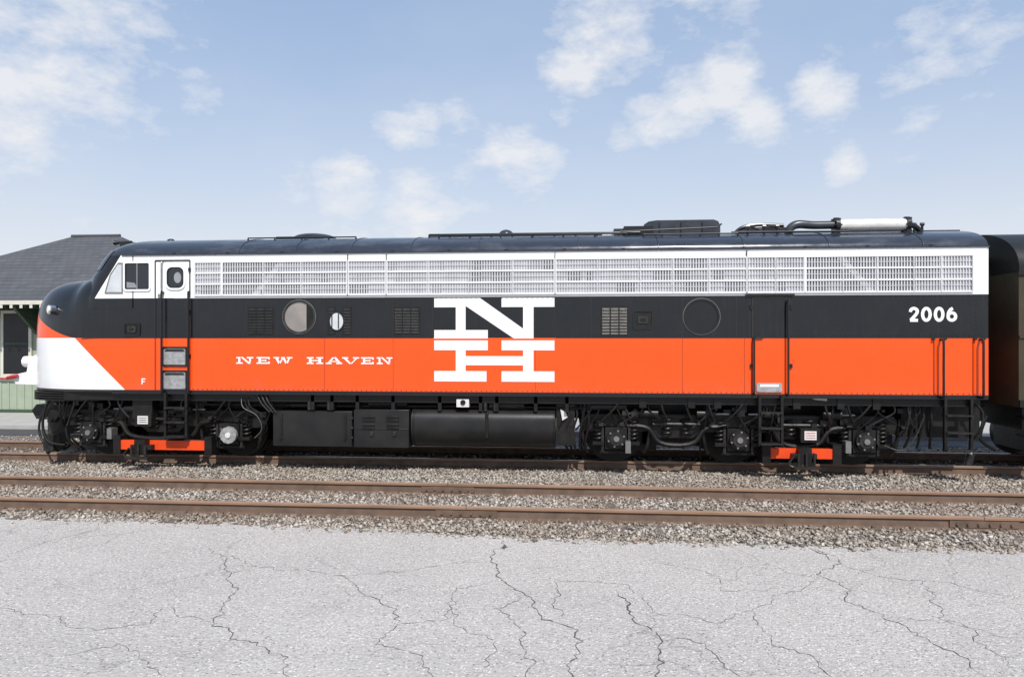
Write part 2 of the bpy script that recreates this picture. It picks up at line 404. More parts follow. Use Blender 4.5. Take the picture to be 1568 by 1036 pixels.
def letter(ch,u0,u1):
    x0,x1=X(u0),X(u1); w=x1-x0
    def B(a,b,c,e): L.box(x0+a*w,x0+b*w,-.007,-.001,zbot+c*hh,zbot+e*hh,'letter')
    def P(p): L.prism([(x0+a*w,zbot+b*hh) for a,b in p],-.007,-.001,'letter')
    if ch=='N':
        B(0,.38,0,.2);B(.12,.24,.2,1.);B(.0,.12,.8,1);P([(.24,1),(.38,1),(.86,.0),(.72,0)]);B(.62,1,.8,1);B(.76,.86,.22,.8)
    if ch=='E':
        B(0,.92,0,.2);B(0,.92,.8,1);B(.14,.3,.2,.8);B(.3,.62,.42,.58);B(.82,.92,.2,.35);B(.82,.92,.65,.8);B(.6,.68,.34,.66)
    if ch=='W':
        B(0,.3,.82,1);B(.7,1,.82,1);B(.4,.6,.82,1);P([(.1,.82),(.24,.82),(.36,0),(.26,0)]);P([(.44,.82),(.52,.82),(.36,0),(.28,0)]);P([(.48,.82),(.6,.82),(.74,0),(.64,0)]);P([(.78,.82),(.88,.82),(.74,0),(.66,0)])
    if ch=='H':
        for a in(0,.58): B(a,a+.42,0,.2);B(a,a+.42,.8,1);B(a+.13,a+.29,.2,.8)
        B(.29,.71,.42,.58)
    if ch=='A':
        B(0,.36,0,.2);B(.64,1,0,.2);P([(.12,.2),(.24,.2),(.54,1),(.42,1)]);P([(.76,.2),(.92,.2),(.62,1),(.46,1)]);B(.3,.72,.3,.45)
    if ch=='V':
        B(0,.36,.8,1);B(.64,1,.8,1);P([(.1,.8),(.26,.8),(.56,0),(.44,0)]);P([(.78,.8),(.88,.8),(.56,0),(.48,0)])
for ch,a,b in zip('NEWHAVEN',(362,393,419,470,499,524,553,577),(388,415,448,495,524,550,574,601)): letter(ch,a,b)
lr(217,218.6,Z(588,220),Z(579,220)); lr(218.6,223,Z(580.8,220),Z(579,220)); lr(218.6,222,Z(584.6,220),Z(583,220))
L.build('new_haven_lettering',loco)
# road number: flat brush strokes
Rn=MB()
def ribbon(pts,w,y,closed=False):
    P=[Vector((p[0],0,p[1])) for p in pts]; n_=len(P); a=[];b=[]
    for i in range(n_):
        dd=(P[(i+1)%n_]-P[i-1]) if closed else (P[min(i+1,n_-1)]-P[max(i-1,0)])
        dd.normalize(); nn=Vector((-dd.z,0,dd.x))*w/2; a.append(P[i]+nn); b.append(P[i]-nn)
    vs=[(p.x,y,p.z) for p in a+b]; m_=n_ if closed else n_-1
    Rn.add(vs,[(i,(i+1)%n_,n_+(i+1)%n_,n_+i) for i in range(m_)],'letter')
def digit(ch,u0,u1,y):
    x0,x1=X(u0),X(u1); z0,z1=Z(492.5,1428),Z(469.5,1428); w=x1-x0; h_=z1-z0; sw=.052
    c=lambda p:[(x0+sw/2+a*(w-sw),z0+sw/2+b*(h_-sw)) for a,b in p]
    if ch=='0': ribbon(c([(.5+.5*math.cos(t),.5+.5*math.sin(t)) for t in np.linspace(0,2*math.pi,40,endpoint=False)]),sw,y,True)
    if ch=='2':
        pts=[(v.x,v.z) for v in catmull([(0.02,0,.70),(.12,0,.90),(.5,0,1.0),(.88,0,.88),(.92,0,.66),(.62,0,.38),(.05,0,.0)],6)]
        ribbon(c(pts),sw,y); ribbon(c([(-.02,0),(1.02,0)]),sw,y-.0015)
    if ch=='6':
        ribbon(c([(.5+.5*math.cos(t),.31+.31*math.sin(t)) for t in np.linspace(0,2*math.pi,36,endpoint=False)]),sw,y,True)
        pts=[(v.x,v.z) for v in catmull([(0,0,.33),(.05,0,.6),(.28,0,.86),(.62,0,1.0)],6)]; ribbon(c(pts),sw,y-.0015)
for ch,u in zip('2006',(1391,1410,1429.5,1449)): digit(ch,u,u+16.5,-.005)
Rn.build('road_number',loco)
# ---------------- nose fittings
nf=MB()
mp=Vector((-9.72,.16,2.99))
nf.cyl(mp+Vector((0.02,.06,0)),mp+Vector((-.02,-.03,0)),.085,'chrome',24); nf.cyl(mp+Vector((-.015,-.025,0)),mp+Vector((-.03,-.045,0)),.065,'lens',24)
nf.cyl((-10.2,YC,3.05),(-10.62,YC,3.05),.20,'black',28); nf.cyl((-10.61,YC,3.05),(-10.64,YC,3.05),.16,'lens',28)
a=Vector((-10.30,.62,2.66)); dirn=Vector((-.58,.81,.0)); nrm=Vector((-.81,-.58,0))
for k,h_,o_,w2 in(('orange',.13,0,.15),('black',.10,.006,.12)):
    c=a+nrm*(.02+o_)
    p=[c-dirn*w2-Vector((0,0,h_)),c+dirn*w2-Vector((0,0,h_)),c+dirn*w2+Vector((0,0,h_)),c-dirn*w2+Vector((0,0,h_))]
    q=[x_-nrm*.2 for x_ in p]
    nf.add(p+q,[(0,1,2,3),(0,4,5,1),(1,5,6,2),(2,6,7,3),(3,7,4,0)],k)
for i in range(4):
    c=a+nrm*.028+dirn*(-.085+.056*i); p=[c+dirn*sx*.016+Vector((0,0,sz_*.06)) for sx,sz_ in((-1,-1),(1,-1),(1,1),(-1,1))]; nf.add(p,[(0,1,2,3)],'letter')
pil=[]
for z,k_ in((1.46,1.0),(1.1,.99),(.75,.95),(.45,.90)):
    row=[]
    for i in range(17):
        a_=math.pi*i/16; row.append((-9.55-.85*k_*abs(math.sin(a_))**.7,YC-1.28*k_*math.cos(a_)+.0,z))
    pil.append(row)
nf.add([p for r in pil for p in r],[(i*17+j,i*17+j+1,(i+1)*17+j+1,(i+1)*17+j) for i in range(3) for j in range(16)],'black')
for i in range(4):
    z=1.44-.045*i
    nf.prism([(-9.0-1.62*abs(math.sin(a_))**.55-.02,YC-1.45*math.cos(a_)) for a_ in np.linspace(0,math.pi,24)]+[(-9.0,YC+1.3),(-9.0,YC-1.3)],z-.028,z,'under','z')
nf.prism([(-10.3,1.52),(-10.98,1.54),(-11.04,1.62),(-11.02,1.72),(-10.75,1.78),(-10.7,2.05),(-10.5,2.15),(-10.3,2.15)],YC-.75,YC+.3,'white')
nf.cyl((-10.78,YC-.6,1.74),(-10.78,YC-.6,1.9),.06,'steel'); nf.cyl((-10.72,YC-.6,1.98),(-10.90,YC-.6,1.98),.11,'white'); nf.cyl((-10.895,YC-.6,1.98),(-10.91,YC-.6,1.98),.08,'lens')
nf.prism([(-10.4,.75),(-11.0,.78),(-11.1,.95),(-11.0,1.08),(-10.4,1.05)],YC-.2,YC+.15,'dsteel')
nf.smooth([(-10.9,YC-.8,1.70),(-11.0,YC-.8,1.69),(-11.12,YC-.8,1.66)],.035,'red')
for yy,dx in((.55,.12),(.8,.12),(1.0,.10)):
    nf.smooth([(-9.9+dx,yy,1.2),(-10.25+dx,yy-.05,1.05),(-10.32+dx,yy-.1,.7),(-10.2+dx,yy-.12,.42),(-10.05+dx,yy-.1,.30)],.022,'under')
    nf.cyl((-10.0+dx,yy-.1,.34),(-10.15+dx,yy-.1,.24),.035,'dsteel')
nf.smooth([(-9.6,.25,1.42),(-9.85,.22,1.2),(-9.92,.2,.8),(-9.8,.2,.5),(-9.55,.3,.42)],.025,'under')
nf.box(-9.95,-9.75,.25,.55,.30,.62,'dsteel'); nf.box(-10.0,-9.3,.3,.5,.95,1.1,'under')
nf.build('nose_and_pilot_fittings',loco)
# ---------------- underframe
u_=MB()
u_.box(-9.3,XR-.2,.9,2.2,.95,1.45,'under')
u_.box(-9.4,XR-.1,.08,3.0,1.30,1.455,'under')
def bz(u0,u1,v0,v1,y0,y1,k,bev=0):
    um=(u0+u1)/2; return (X(u0,y0),X(u1,y0),y0,y1,Z(v1,um,y0),Z(v0,um,y0),k)
tk=MB()
tk.box(*bz(418,539,629,683,.12,1.6,'tank')); tk.box(*bz(542,626,627,685,.06,1.6,'tank'))
x0,x1=X(629,.05),X(850,.05); z0,z1=Z(688,740,.05),Z(627,740,.05)
sec=[(.05+.22*(1-math.cos(b)),z1-.22+.22*math.sin(b)) for b in np.linspace(math.pi/2,0,8)]
sec+=[(.05+.34*(1-math.cos(b)),z0+.34-.34*math.sin(b)) for b in np.linspace(0,math.pi/2,10)]
sec=[(p[0],p[1]) for p in sec]+[(2.9,z0),(2.9,z1)]
tk.prism(sec,x0,x1,'tank','x')
for u in(745,): tk.box(X(u)-.03,X(u)+.03,.035,.5,z0+.2,z1-.05,'under')
for u in(632,848): tk.prism([(a_+(-.012 if a_<1 else 0),b) for a_,b in sec],X(u)-.015,X(u)+.015,'under','x')
for u in(430,528): tk.box(X(u,.1)-.02,X(u,.1)+.02,.095,.13,.6,1.08,'under')
for u in(427,536):
    for v in(640,655,670): tk.box(X(u)-.02,X(u)+.02,.10,.13,Z(v,u,.1)-.02,Z(v,u,.1)+.02,'dsteel')
for (uu,vv) in((553,640),(553,652),(590,640),(590,652)):
    for j in range(2): tk.prism([(X(uu),Z(vv+j*5,uu)),(X(uu+20),Z(vv+j*5,uu)),(X(uu+18),Z(vv+j*5-3,uu)),(X(uu+2),Z(vv+j*5-3,uu))],.035,.07,'under')
for u in(568,603): tk.box(X(u)-.03,X(u)+.03,.03,.07,Z(668,u),Z(661,u),'dsteel')
tk.box(X(543),X(625),.045,.07,Z(657.5,584),Z(656.5,584),'seam')
tk.build('fuel_and_battery_tanks',loco,bevel=.012)
for z,y,r in((1.38,.10,.018),(1.30,.16,.014),(1.22,.2,.022)):
    u_.tube([(X(300),y,z),(X(560),y,z-.01),(X(700),y+.01,z),(X(900),y,z-.01)],r,'under')
for u0,u1,v,r in((748,802,620,.075),(560,620,618,.05),(905,960,622,.07),(440,500,620,.045)):
    u_.cyl((X(u0),.2,Z(v,u0,.2)),(X(u1),.2,Z(v,u1,.2)),r,'under')
for u in(476,506,545,600,672,735,760,820,868):
    u_.box(X(u)-.03,X(u)+.03,.08,.3,1.15,1.44,'under')
for u in (470,500,742,757): u_.cyl((X(u),.12,1.15),(X(u),.12,1.42),.035,'dsteel')
u_.box(*bz(699,718,611,623,.04,.2,'decal')); u_.cyl((X(708.5),.045,Z(616,708)),(X(708.5),.02,Z(616,708)),.045,'under')
u_.box(X(852,.2),X(880,.2),.2,.6,.55,1.4,'under')
u_.prism([(X(858),Z(628,860)),(X(866),Z(632,860)),(X(869),Z(640,860)),(X(861),Z(645,860))],.15,.18,'decal')
for i in range(5):
    u_.smooth([(X(860+9*i),.25,1.4),(X(866+9*i),.2,1.1),(X(856+11*i),.22,.8),(X(870+6*i),.3,.45)],.02,'under')
u_.build('underframe',loco)
# ---------------- trucks
def truck(name,axles,uo0,uo1,zoff=0):
    t=MB(); AX=[X(u,.3) for u in axles]; za=.678
    xa,xb=AX[0]-.62,AX[-1]+.62
    for (ya,yb) in((.36,.54),(2.56,2.74)):
        pts=[(xa,1.0),(xa+.12,1.10),(xb-.12,1.10),(xb,1.0),(xb,.80),(xb-.1,.78)]
        low=[]
        for i in range(len(AX)-1,-1,-1):
            c=AX[i]; low+=[(c+.36,.78),(c+.28,.60),(c+.22,.60),(c+.22,.88),(c-.22,.88),(c-.22,.60),(c-.28,.60),(c-.36,.78)]
            if i>0:
                m_=(AX[i]+AX[i-1])/2; low+=[(m_+.45,.80),(m_+.3,.68),(m_-.3,.68),(m_-.45,.80)]
        t.prism(pts+low+[(xa,.80)],ya,yb,'under')
        sg=-1 if ya<1 else 1; yo=ya if ya<1 else yb
        t.box(xa+.1,xb-.1,min(yo,yo+sg*.05),max(yo,yo+sg*.05),1.04,1.09,'under')
        for i in range(len(AX)-1):
            a0,a1=AX[i],AX[i+1]
            t.smooth([(a0+.2,yo+sg*.05,.90),(a0+.55,yo+sg*.06,.86),(a0+.75,yo+sg*.06,.62),((a0+a1)/2,yo+sg*.06,.56),(a1-.75,yo+sg*.06,.62),(a1-.55,yo+sg*.06,.86),(a1-.2,yo+sg*.05,.90)],.045,'under')
        for c in AX:
            t.box(c-.19,c+.19,min(yo+sg*.10,yo-sg*.1),max(yo+sg*.10,yo-sg*.1),za-.20,za+.19,'under')
            t.cyl((c,yo+sg*.09,za),(c,yo+sg*.17,za),.165,'under',24); t.cyl((c,yo+sg*.16,za),(c,yo+sg*.2,za),.12,'dsteel',20); t.cyl((c,yo+sg*.2,za),(c,yo+sg*.225,za),.05,'steel',12)
            for a_ in range(6):
                q=a_*math.pi/3+.3; t.cyl((c+.14*math.cos(q),yo+sg*.165,za+.14*math.sin(q)),(c+.14*math.cos(q),yo+sg*.19,za+.14*math.sin(q)),.018,'steel',6)
            for s_ in(-1,1):
                t.spring(c+s_*.31,yo+sg*.03,.62,.98,.075,.02,'under',5)
                t.box(c+s_*.31-.1,c+s_*.31+.1,min(yo+sg*.13,yo),max(yo+sg*.13,yo),.56,.62,'under')
                t.box(c+s_*.235-.022,c+s_*.235+.022,min(yo+sg*.09,yo),max(yo+sg*.09,yo),.42,.86,'dsteel')
            t.box(c-.28,c+.28,min(yo+sg*.06,yo),max(yo+sg*.06,yo),.40,.45,'under')
            for s_ in(-1,1):
                t.smooth([(c+s_*.62,yo+sg*.02,1.05),(c+s_*.60,yo,.8),(c+s_*.56,yo,.55),(c+s_*.5,yo-sg*.05,.40)],.03,'under')
                t.prism([(c+s_*.53,.5),(c+s_*.60,.5),(c+s_*.62,.85),(c+s_*.55,.85)],.80,.92,'dsteel')
        for i in range(len(AX)-1):
            m_=(AX[i]+AX[i+1])/2
            t.cyl((m_-.42,yo+sg*.06,.93),(m_+.42,yo+sg*.06,.93),.03,'dsteel',10)
            for s_ in(-.55,.55): t.cyl((m_+s_*.9-.16,yo+sg*.11,1.12),(m_+s_*.9+.16,yo+sg*.11,1.12),.085,'under',18); t.cyl((m_+s_*.9+(.16 if s_>0 else -.16),yo+sg*.11,1.12),(m_+s_*.9+(.40 if s_>0 else -.40),yo+sg*.11,1.12),.02,'steel',8)
            for s_ in(-.16,.16): t.spring(m_+s_,yo+sg*.0,.72,1.02,.08,.022,'under',4)
    for c in AX:
        for (ya,yb) in((.80,.94),(2.16,2.30)):
            t.cyl((c,ya,za),(c,yb,za),.508,'under',48)
            yf=yb if ya<1 else ya-.035
            t.cyl((c,yf-.0,za),(c,yf+.035,za),.535,'dsteel',48)
            t.cyl((c,(ya-.004 if ya<1 else yb),za),(c,(ya-.03 if ya<1 else yb+.03),za),.42,'under',40,)
        t.cyl((c,.4,za),(c,2.7,za),.09,'under',16)
        t.box(c+.1,c+.8,1.0,2.1,.35,1.0,'under')
    t.box(xa+.3,xb-.3,.96,2.12,.45,1.25,'under')
    for c in AX:
        t.smooth([(c-.55,.15,1.4),(c-.58,.2,1.0),(c-.62,.45,.6),(c-.55,.8,.25)],.018,'under')
        t.smooth([(c+.35,.12,1.42),(c+.45,.14,1.2),(c+.25,.2,1.05),(c+.05,.25,.92)],.016,'dsteel')
        t.smooth([(c+.1,.1,1.4),(c-.1,.1,1.15),(c-.3,.2,.95)],.02,'under')
        rr=random.Random(int(c*100))
        for _ in range(12):
            bx=c+rr.uniform(-.9,.9); bz_=rr.uniform(.85,1.35); s1=rr.uniform(.02,.07)
            t.box(bx-s1,bx+s1,.22+rr.uniform(-.06,.08),.5,bz_-s1*.8,bz_+s1*.8,rr.choice(['under','under','dsteel']))
        for _ in range(6):
            bx=c+rr.uniform(-.8,.8); t.smooth([(bx,.2,1.42),(bx+rr.uniform(-.15,.15),.16,1.2),(bx+rr.uniform(-.3,.3),.22,rr.uniform(.75,1.0))],rr.uniform(.010,.02),rr.choice(['under','under','dsteel']))
    x0,x1=X(uo0,.08),X(uo1,.08); zb=.385
    t.box(x0,x1,.10,.18,zb,zb+.17,'orange')
    xm=(x0+x1)/2 -(.35 if uo0<500 else -.02)
    t.box(xm-.20,xm+.20,-.02,.12,zb+.02,zb+.10,'dsteel'); t.box(xm-.10,xm+.10,-.06,.1,zb-.08,zb+.20,'under')
    t.box(xm-.22,xm+.22,-.16,-.04,zb-.14,zb-.10,'dsteel')
    for s_ in(-.13,.0,.13): t.cyl((xm+s_,-.09,zb-.12),(xm+s_,-.09,zb+.12),.022,'dsteel',8)
    t.smooth([(xm-.2,-.05,zb+.05),(xm-.28,-.08,zb-.08),(xm-.1,-.12,zb-.14)],.02,'under')
    for x in(x0+.02,x1-.02): t.box(x-.07,x+.07,.08,.36,zb-.08,zb+.25,'under')
    t.build(name,loco)
truck('front_truck',[143,352],177,320); truck('rear_truck',[943,1130,1322],1172,1284)
e=MB()
for u,v in((217,643),(1242,667)):
    x,z=X(u,.1),Z(v,u,.1)
    e.box(x-.16,x+.16,.14,.4,z-.12,z+.12,'under'); e.box(x-.10,x+.10,.125,.15,z-.075,z+.075,'decal')
    for j in range(3): e.box(x-.08,x+.08,.12,.13,z+.04-j*.04,z+.048-j*.04,'red' if u>500 else 'under')
e.box(X(205,.2),X(235,.2),.16,.4,.95,1.3,'under')
x,z=X(349,.05),Z(666,349,.05); e.cyl((x,.12,z),(x,.05,z),.155,'alum',12); e.cyl((x,.06,z),(x,.03,z),.05,'decal',12)
for u in(166,962,1300): e.box(X(u,.1)-.045,X(u,.1)+.045,.12,.3,Z(694 if u>500 else 672,u,.1),Z(676 if u>500 else 656,u,.1),'steel')
for i in range(3): e.smooth([(X(366+5*i),.1,1.40),(X(372+6*i),.0,1.2),(X(392+5*i),.02,1.05),(X(398+4*i),.08,.8),(X(385+3*i),.12,.62)],.006,'steel' if i<1 else 'under')
for i in range(3): e.smooth([(X(392+6*i),.06,1.44),(X(398+6*i),.04,1.28),(X(410+5*i),.08,1.1)],.016,'dsteel')
def ladder(u0,u1,z0,z1,n_,y=.0,lean=0):
    x0,x1=X(u0,y),X(u1,y)
    for x in(x0,x1): e.prism([(x-.022-lean,z0),(x+.022-lean,z0),(x+.022,z1),(x-.022,z1)],y-.03,y+.03,'under'); e.box(x-.03,x+.03,y,y+.5,z1-.08,z1,'under')
    for i in range(n_):
        z=z0+.02+(z1-z0)*.94*i/n_
        e.box(x0-lean,x1,y-.08,y+.10,z,z+.022,'dsteel')
ladder(254,286,.62,1.46,3); ladder(1163,1197,.62,1.47,3,-.02); ladder(1447,1487,.55,1.47,3,.02)
for i in range(4): e.smooth([(X(1395+14*i),.3,1.4),(X(1400+12*i),.2,1.1),(X(1392+15*i),.25,.85),(X(1380+20*i),.35,.55)],.022,'under')
e.smooth([(X(1360),.15,.62),(X(1385),.1,.55),(X(1405),.1,.75),(X(1420),.12,1.1)],.012,'dsteel')
e.box(X(1380,.3),X(1500,.3),.3,2.8,.75,1.35,'under'); e.cyl((X(1490),.1,.5),(X(1492),.1,.75),.04,'alum'); e.cyl((X(1488),.1,.32),(X(1492),.1,.5),.06,'dsteel')
e.smooth([(X(1492),.05,1.4),(X(1505),.0,1.2),(X(1500),.0,.9),(X(1490),.1,.7)],.02,'under')
e.box(XR-.02,XR+.5,YC-.15,YC+.15,.85,1.1,'dsteel')
e.prism([(XR,ZS),(XR+.35,ZS+.1),(XR+.35,3.8),(XR,3.9)],YC-.6,YC+.6,'under')
for u in (1012,1050,1085,1265,1300):
    e.smooth([(X(u),.12,1.42),(X(u+4),.1,1.2),(X(u+12),.15,1.0)],.022,'under')
for u in(985,1060,1100,1222,1290,1345): e.box(X(u)-.06,X(u)+.06,.06,.4,1.24,1.44,'under')
e.prism([(X(1240),1.44),(X(1268),1.44),(X(1268),1.38),(X(1250),1.40)],.05,.08,'steel')
e.build('ladders_and_underbody_fittings',loco)
# ---------------- roof equipment
r=MB()
def RZ(y):
    q=min(1,abs((y-YC)/W)); return ZG+(ZR-ZG)*max(0,(1-q**2.1))**.5
def rib(u):
    x=X(u,.3); pts=[(x,YC+a*1.003,b+.004) for a,b in prof[2:-2]]
    r.tube(pts,.010,'roofpaint',6)
for u in(378,462,545,635,735,885,1005,1133,1260,1400): rib(u)
def rail(u0,u1,y,h=.07,nn=6):
    x0,x1=X(u0,y),X(u1,y); z=RZ(y)+h
    r.tube([(x0,y,z),(x1,y,z)],.016,'black')
    for i in range(nn+1):
        x=x0+(x1-x0)*i/nn; r.cyl((x,y,z),(x,y,z-h-.02),.016,'black',8)
rail(380,545,.55,.05,4); rail(657,980,.75,.07,10); rail(672,960,.5,.06,6); rail(985,1130,.35,.06,5)
def fan(u,rad,h,y=YC,k='roofpaint'):
    x=X(u,y); r.cyl((x,y,RZ(y)-.1),(x,y,RZ(y)+h*.4),rad,k,32); r.dome((x,y,RZ(y)+h*.4),rad*1.02,h*.6,k)
fan(483,.42,.16); fan(775,.15,.20); fan(868,.22,.07); fan(610,.25,.04)
r.box(X(440,YC),X(510,YC),1.0,2.1,4.45,4.57,'roofpaint'); r.box(X(665,YC),X(920,YC),1.0,2.1,4.45,4.56,'roofpaint')
x0,x1=X(980,.9),X(1103,.9)
r.prism([(x0,4.5),(x0+.08,4.70),(x0+.16,4.75),(x0+.3,4.77),(x1-.12,4.77),(x1-.04,4.74),(x1,4.66),(x1,4.45)],.9,2.2,'roofpaint')
r.box(X(940,1.0),x0+.05,1.0,2.1,4.45,4.64,'roofpaint'); r.box(X(955,.9),X(1000,.9),.85,1.2,4.5,4.66,'black')
for i in range(3):
    x=x0+.35+(x1-x0-.3)*i/3; r.box(x,x+.02,.88,.905,4.50,4.72,'black')
r.tube([(X(950,.6),.6,4.52),(X(1098,.6),.6,4.58),(X(1105,.6),.6,4.64)],.015,'black')
r.smooth([(X(1120,1.0),1.0,4.45),(X(1135,1.0),1.0,4.62),(X(1160,1.0),1.0,4.68),(X(1200,1.0),1.0,4.66)],.035,'black')
r.box(X(1135,1.2),X(1205,1.2),1.2,2.0,4.45,4.66,'roofpaint')
r.smooth([(X(1208,.6),.6,4.42),(X(1210,.6),.6,4.54),(X(1222,.6),.6,4.61),(X(1245,.6),.6,4.59),(X(1276,.6),.6,4.59)],.075,'roofpaint',14)
xa,xb=X(1280,.6),X(1388,.6); zc=Z(344.5,1330,.6)+.125
M['muff']=mat('silver_cylinder',(.70,.69,.67),.4,.1,c2=(.52,.50,.47),scale=6)
r.cyl((xa,.6,zc),(xb,.6,zc),.115,'muff',28)
for x in(xa,xb): 
    r.cyl((x-.035,.6,zc),(x+.035,.6,zc),.145,'black',24); r.box(x-.04,x+.04,.5,.7,4.2,zc,'black')
    for a_ in range(6): q=a_*math.pi/3; r.cyl((x-.06,.6+.13*math.cos(q),zc+.13*math.sin(q)),(x+.06,.6+.13*math.cos(q),zc+.13*math.sin(q)),.014,'dsteel',6)
r.smooth([(xb,.6,zc),(xb+.12,.6,zc-.02),(xb+.22,.6,zc-.12),(xb+.24,.6,zc-.25)],.05,'black',10)
for u in(1145,1170,1190,1400,1412): r.cyl((X(u,.6),.6,RZ(.6)-.05),(X(u,.6),.6,RZ(.6)+.16),.022,'black',8); r.cyl((X(u,.6)-.03,.6,RZ(.6)+.16),(X(u,.6)+.03,.6,RZ(.6)+.16),.03,'black',8)
r.tube([(X(1120,.5),.5,RZ(.5)+.06),(X(1300,.5),.5,RZ(.5)+.05)],.018,'black')
r.smooth([(X(1150,.7),.7,4.6),(X(1165,.6),.6,4.52),(X(1180,.7),.7,4.6),(X(1195,.7),.7,4.55)],.02,'dsteel')
r.box(X(1100,1.1),X(1470,1.1),1.1,2.0,4.45,4.555,'roofpaint')
x=X(185,1.1)
for y in(1.15,1.45,1.75):
    r.tube([(x-.16,y,4.50),(x-.12,y,4.50),(x+.05,y,4.52),(x+.2,y,4.52)],[.065,.045,.028,.028],'dsteel',14)
r.box(x-.02,x+.3,1.1,1.8,4.2,4.50,'black'); r.dome((X(262,.9),.9,RZ(.9)-.02),.08,.07,'black')
for i in range(14):
    x=-7.2+i*1.02; r.box(x-.03,x+.03,.0,.05,ZG+.01,ZG+.05,'black')
r.build('roof_equipment',loco)
# ================================================================ PASSENGER CAR
M['olive']=mat('coach_olive',(.060,.050,.028),.55,c2=(.035,.028,.018),scale=1.5,spec=.35)
M['croof']=mat('coach_roof',(.006,.007,.007),.45,c2=(.014,.014,.012),scale=2,spec=.35)
pc=empty('passenger_coach')
c=MB(); c0,c1=XR+.5,XR+24
sec=[(.08,1.35),(.08,3.62)]+[(1.55-1.47*math.cos(a_),3.62+.74*math.sin(a_)**.9) for a_ in np.linspace(.08,math.pi-.08,24)]+[(3.02,3.62),(3.02,1.35)]
secb=[(.06,1.30),(.06,3.55),(3.04,3.55),(3.04,1.30)]
c.prism(sec,c0+.02,c1,'croof','x'); c.prism(secb,c0,c1,'olive','x')
c.box(c0-.02,c1,.03,.06,3.50,3.56,'croof'); c.box(c0,c1,.035,.06,2.45,2.49,'olive'); c.box(c0,c1,.03,.06,1.3,1.42,'croof')
c.prism([(c0-.5,1.2),(c0,1.2),(c0,3.9),(c0-.45,3.85)],YC-.55,YC+.55,'croof')
x=c0+1.3
while x<c1-1: c.box(x,x+.8,.045,.07,2.6,3.35,'glass'); c.box(x-.04,x+.84,.04,.055,2.54,2.6,'olive'); x+=1.25
c.build('coach_body',pc,angle=30)
c=MB()
for cx in(c0+2.6,c1-3):
    c.prism([(cx-1.9,.85),(cx-1.7,1.0),(cx+1.7,1.0),(cx+1.9,.85),(cx+1.5,.72),(cx+.5,.55),(cx-.5,.55),(cx-1.5,.72)],.3,.5,'under')
    for dx in(-1.3,1.3):
        for ya in(.80,2.16): c.cyl((cx+dx,ya,.63),(cx+dx,ya+.14,.63),.46,'under',32)
        c.box(cx+dx-.17,cx+dx+.17,.2,.5,.5,.82,'under'); c.spring(cx+dx*.5,.38,.6,.95,.1,.03,'dsteel')
    c.box(cx-1.8,cx+1.8,1,2.1,.4,1.2,'under')
c.box(c0+5,c0+8,.2,2.9,.55,1.3,'under'); c.box(c0+.2,c1-.2,.3,2.8,.9,1.32,'under')
for i in range(3): c.box(c0+.1,c0+.7,.05,.3,.5+.3*i,.53+.3*i,'under')
c.smooth([(c0-.2,.6,1.1),(c0-.3,.6,.7),(c0-.05,.6,.5)],.03,'under')
c.build('coach_trucks',pc)
# ================================================================ GROUND
def plane(name,pts,z,mt,parent=None):
    me=bpy.data.meshes.new(name); me.from_pydata([(a_,b,z) for a_,b in pts],[],[list(range(len(pts)))]); me.materials.append(mt)
    o=bpy.data.objects.new(name,me); scene.collection.objects.link(o); 
    if parent: o.parent=parent
    return o
def ground_mat(name,c1,c2,sc,bs_=.5,c3=None):
    m,t,bs=nt(name); co=N(t,'ShaderNodeTexCoord').outputs['Object']
    f=mrange(t,noise(t,co,sc,6,.7),.35,.65); col=mix(t,f,c1,c2)
    g_=mrange(t,noise(t,co,.35,3),.4,.65); col=mix(t,mth(t,'MULTIPLY',g_,.4),col,c3 or c2)
    t.links.new(col,bs.inputs['Base Color']); bs.inputs['Roughness'].default_value=.92
    bump(t,bs,noise(t,co,sc*1.5,5,.7),bs_,.03); return m
plane('ground',[(-900,-200),(900,-200),(900,1500),(-900,1500)],-.012,ground_mat('ground_gravel',(.27,.25,.23),(.16,.145,.13),14))
M['ballast_bed']=ground_mat('ballast_bed',(.27,.24,.205),(.12,.105,.09),26,.9)
plane('ballast_bed',[(-60,-3.9),(60,-3.9),(60,4.2),(-60,4.2)],-.006,M['ballast_bed'])
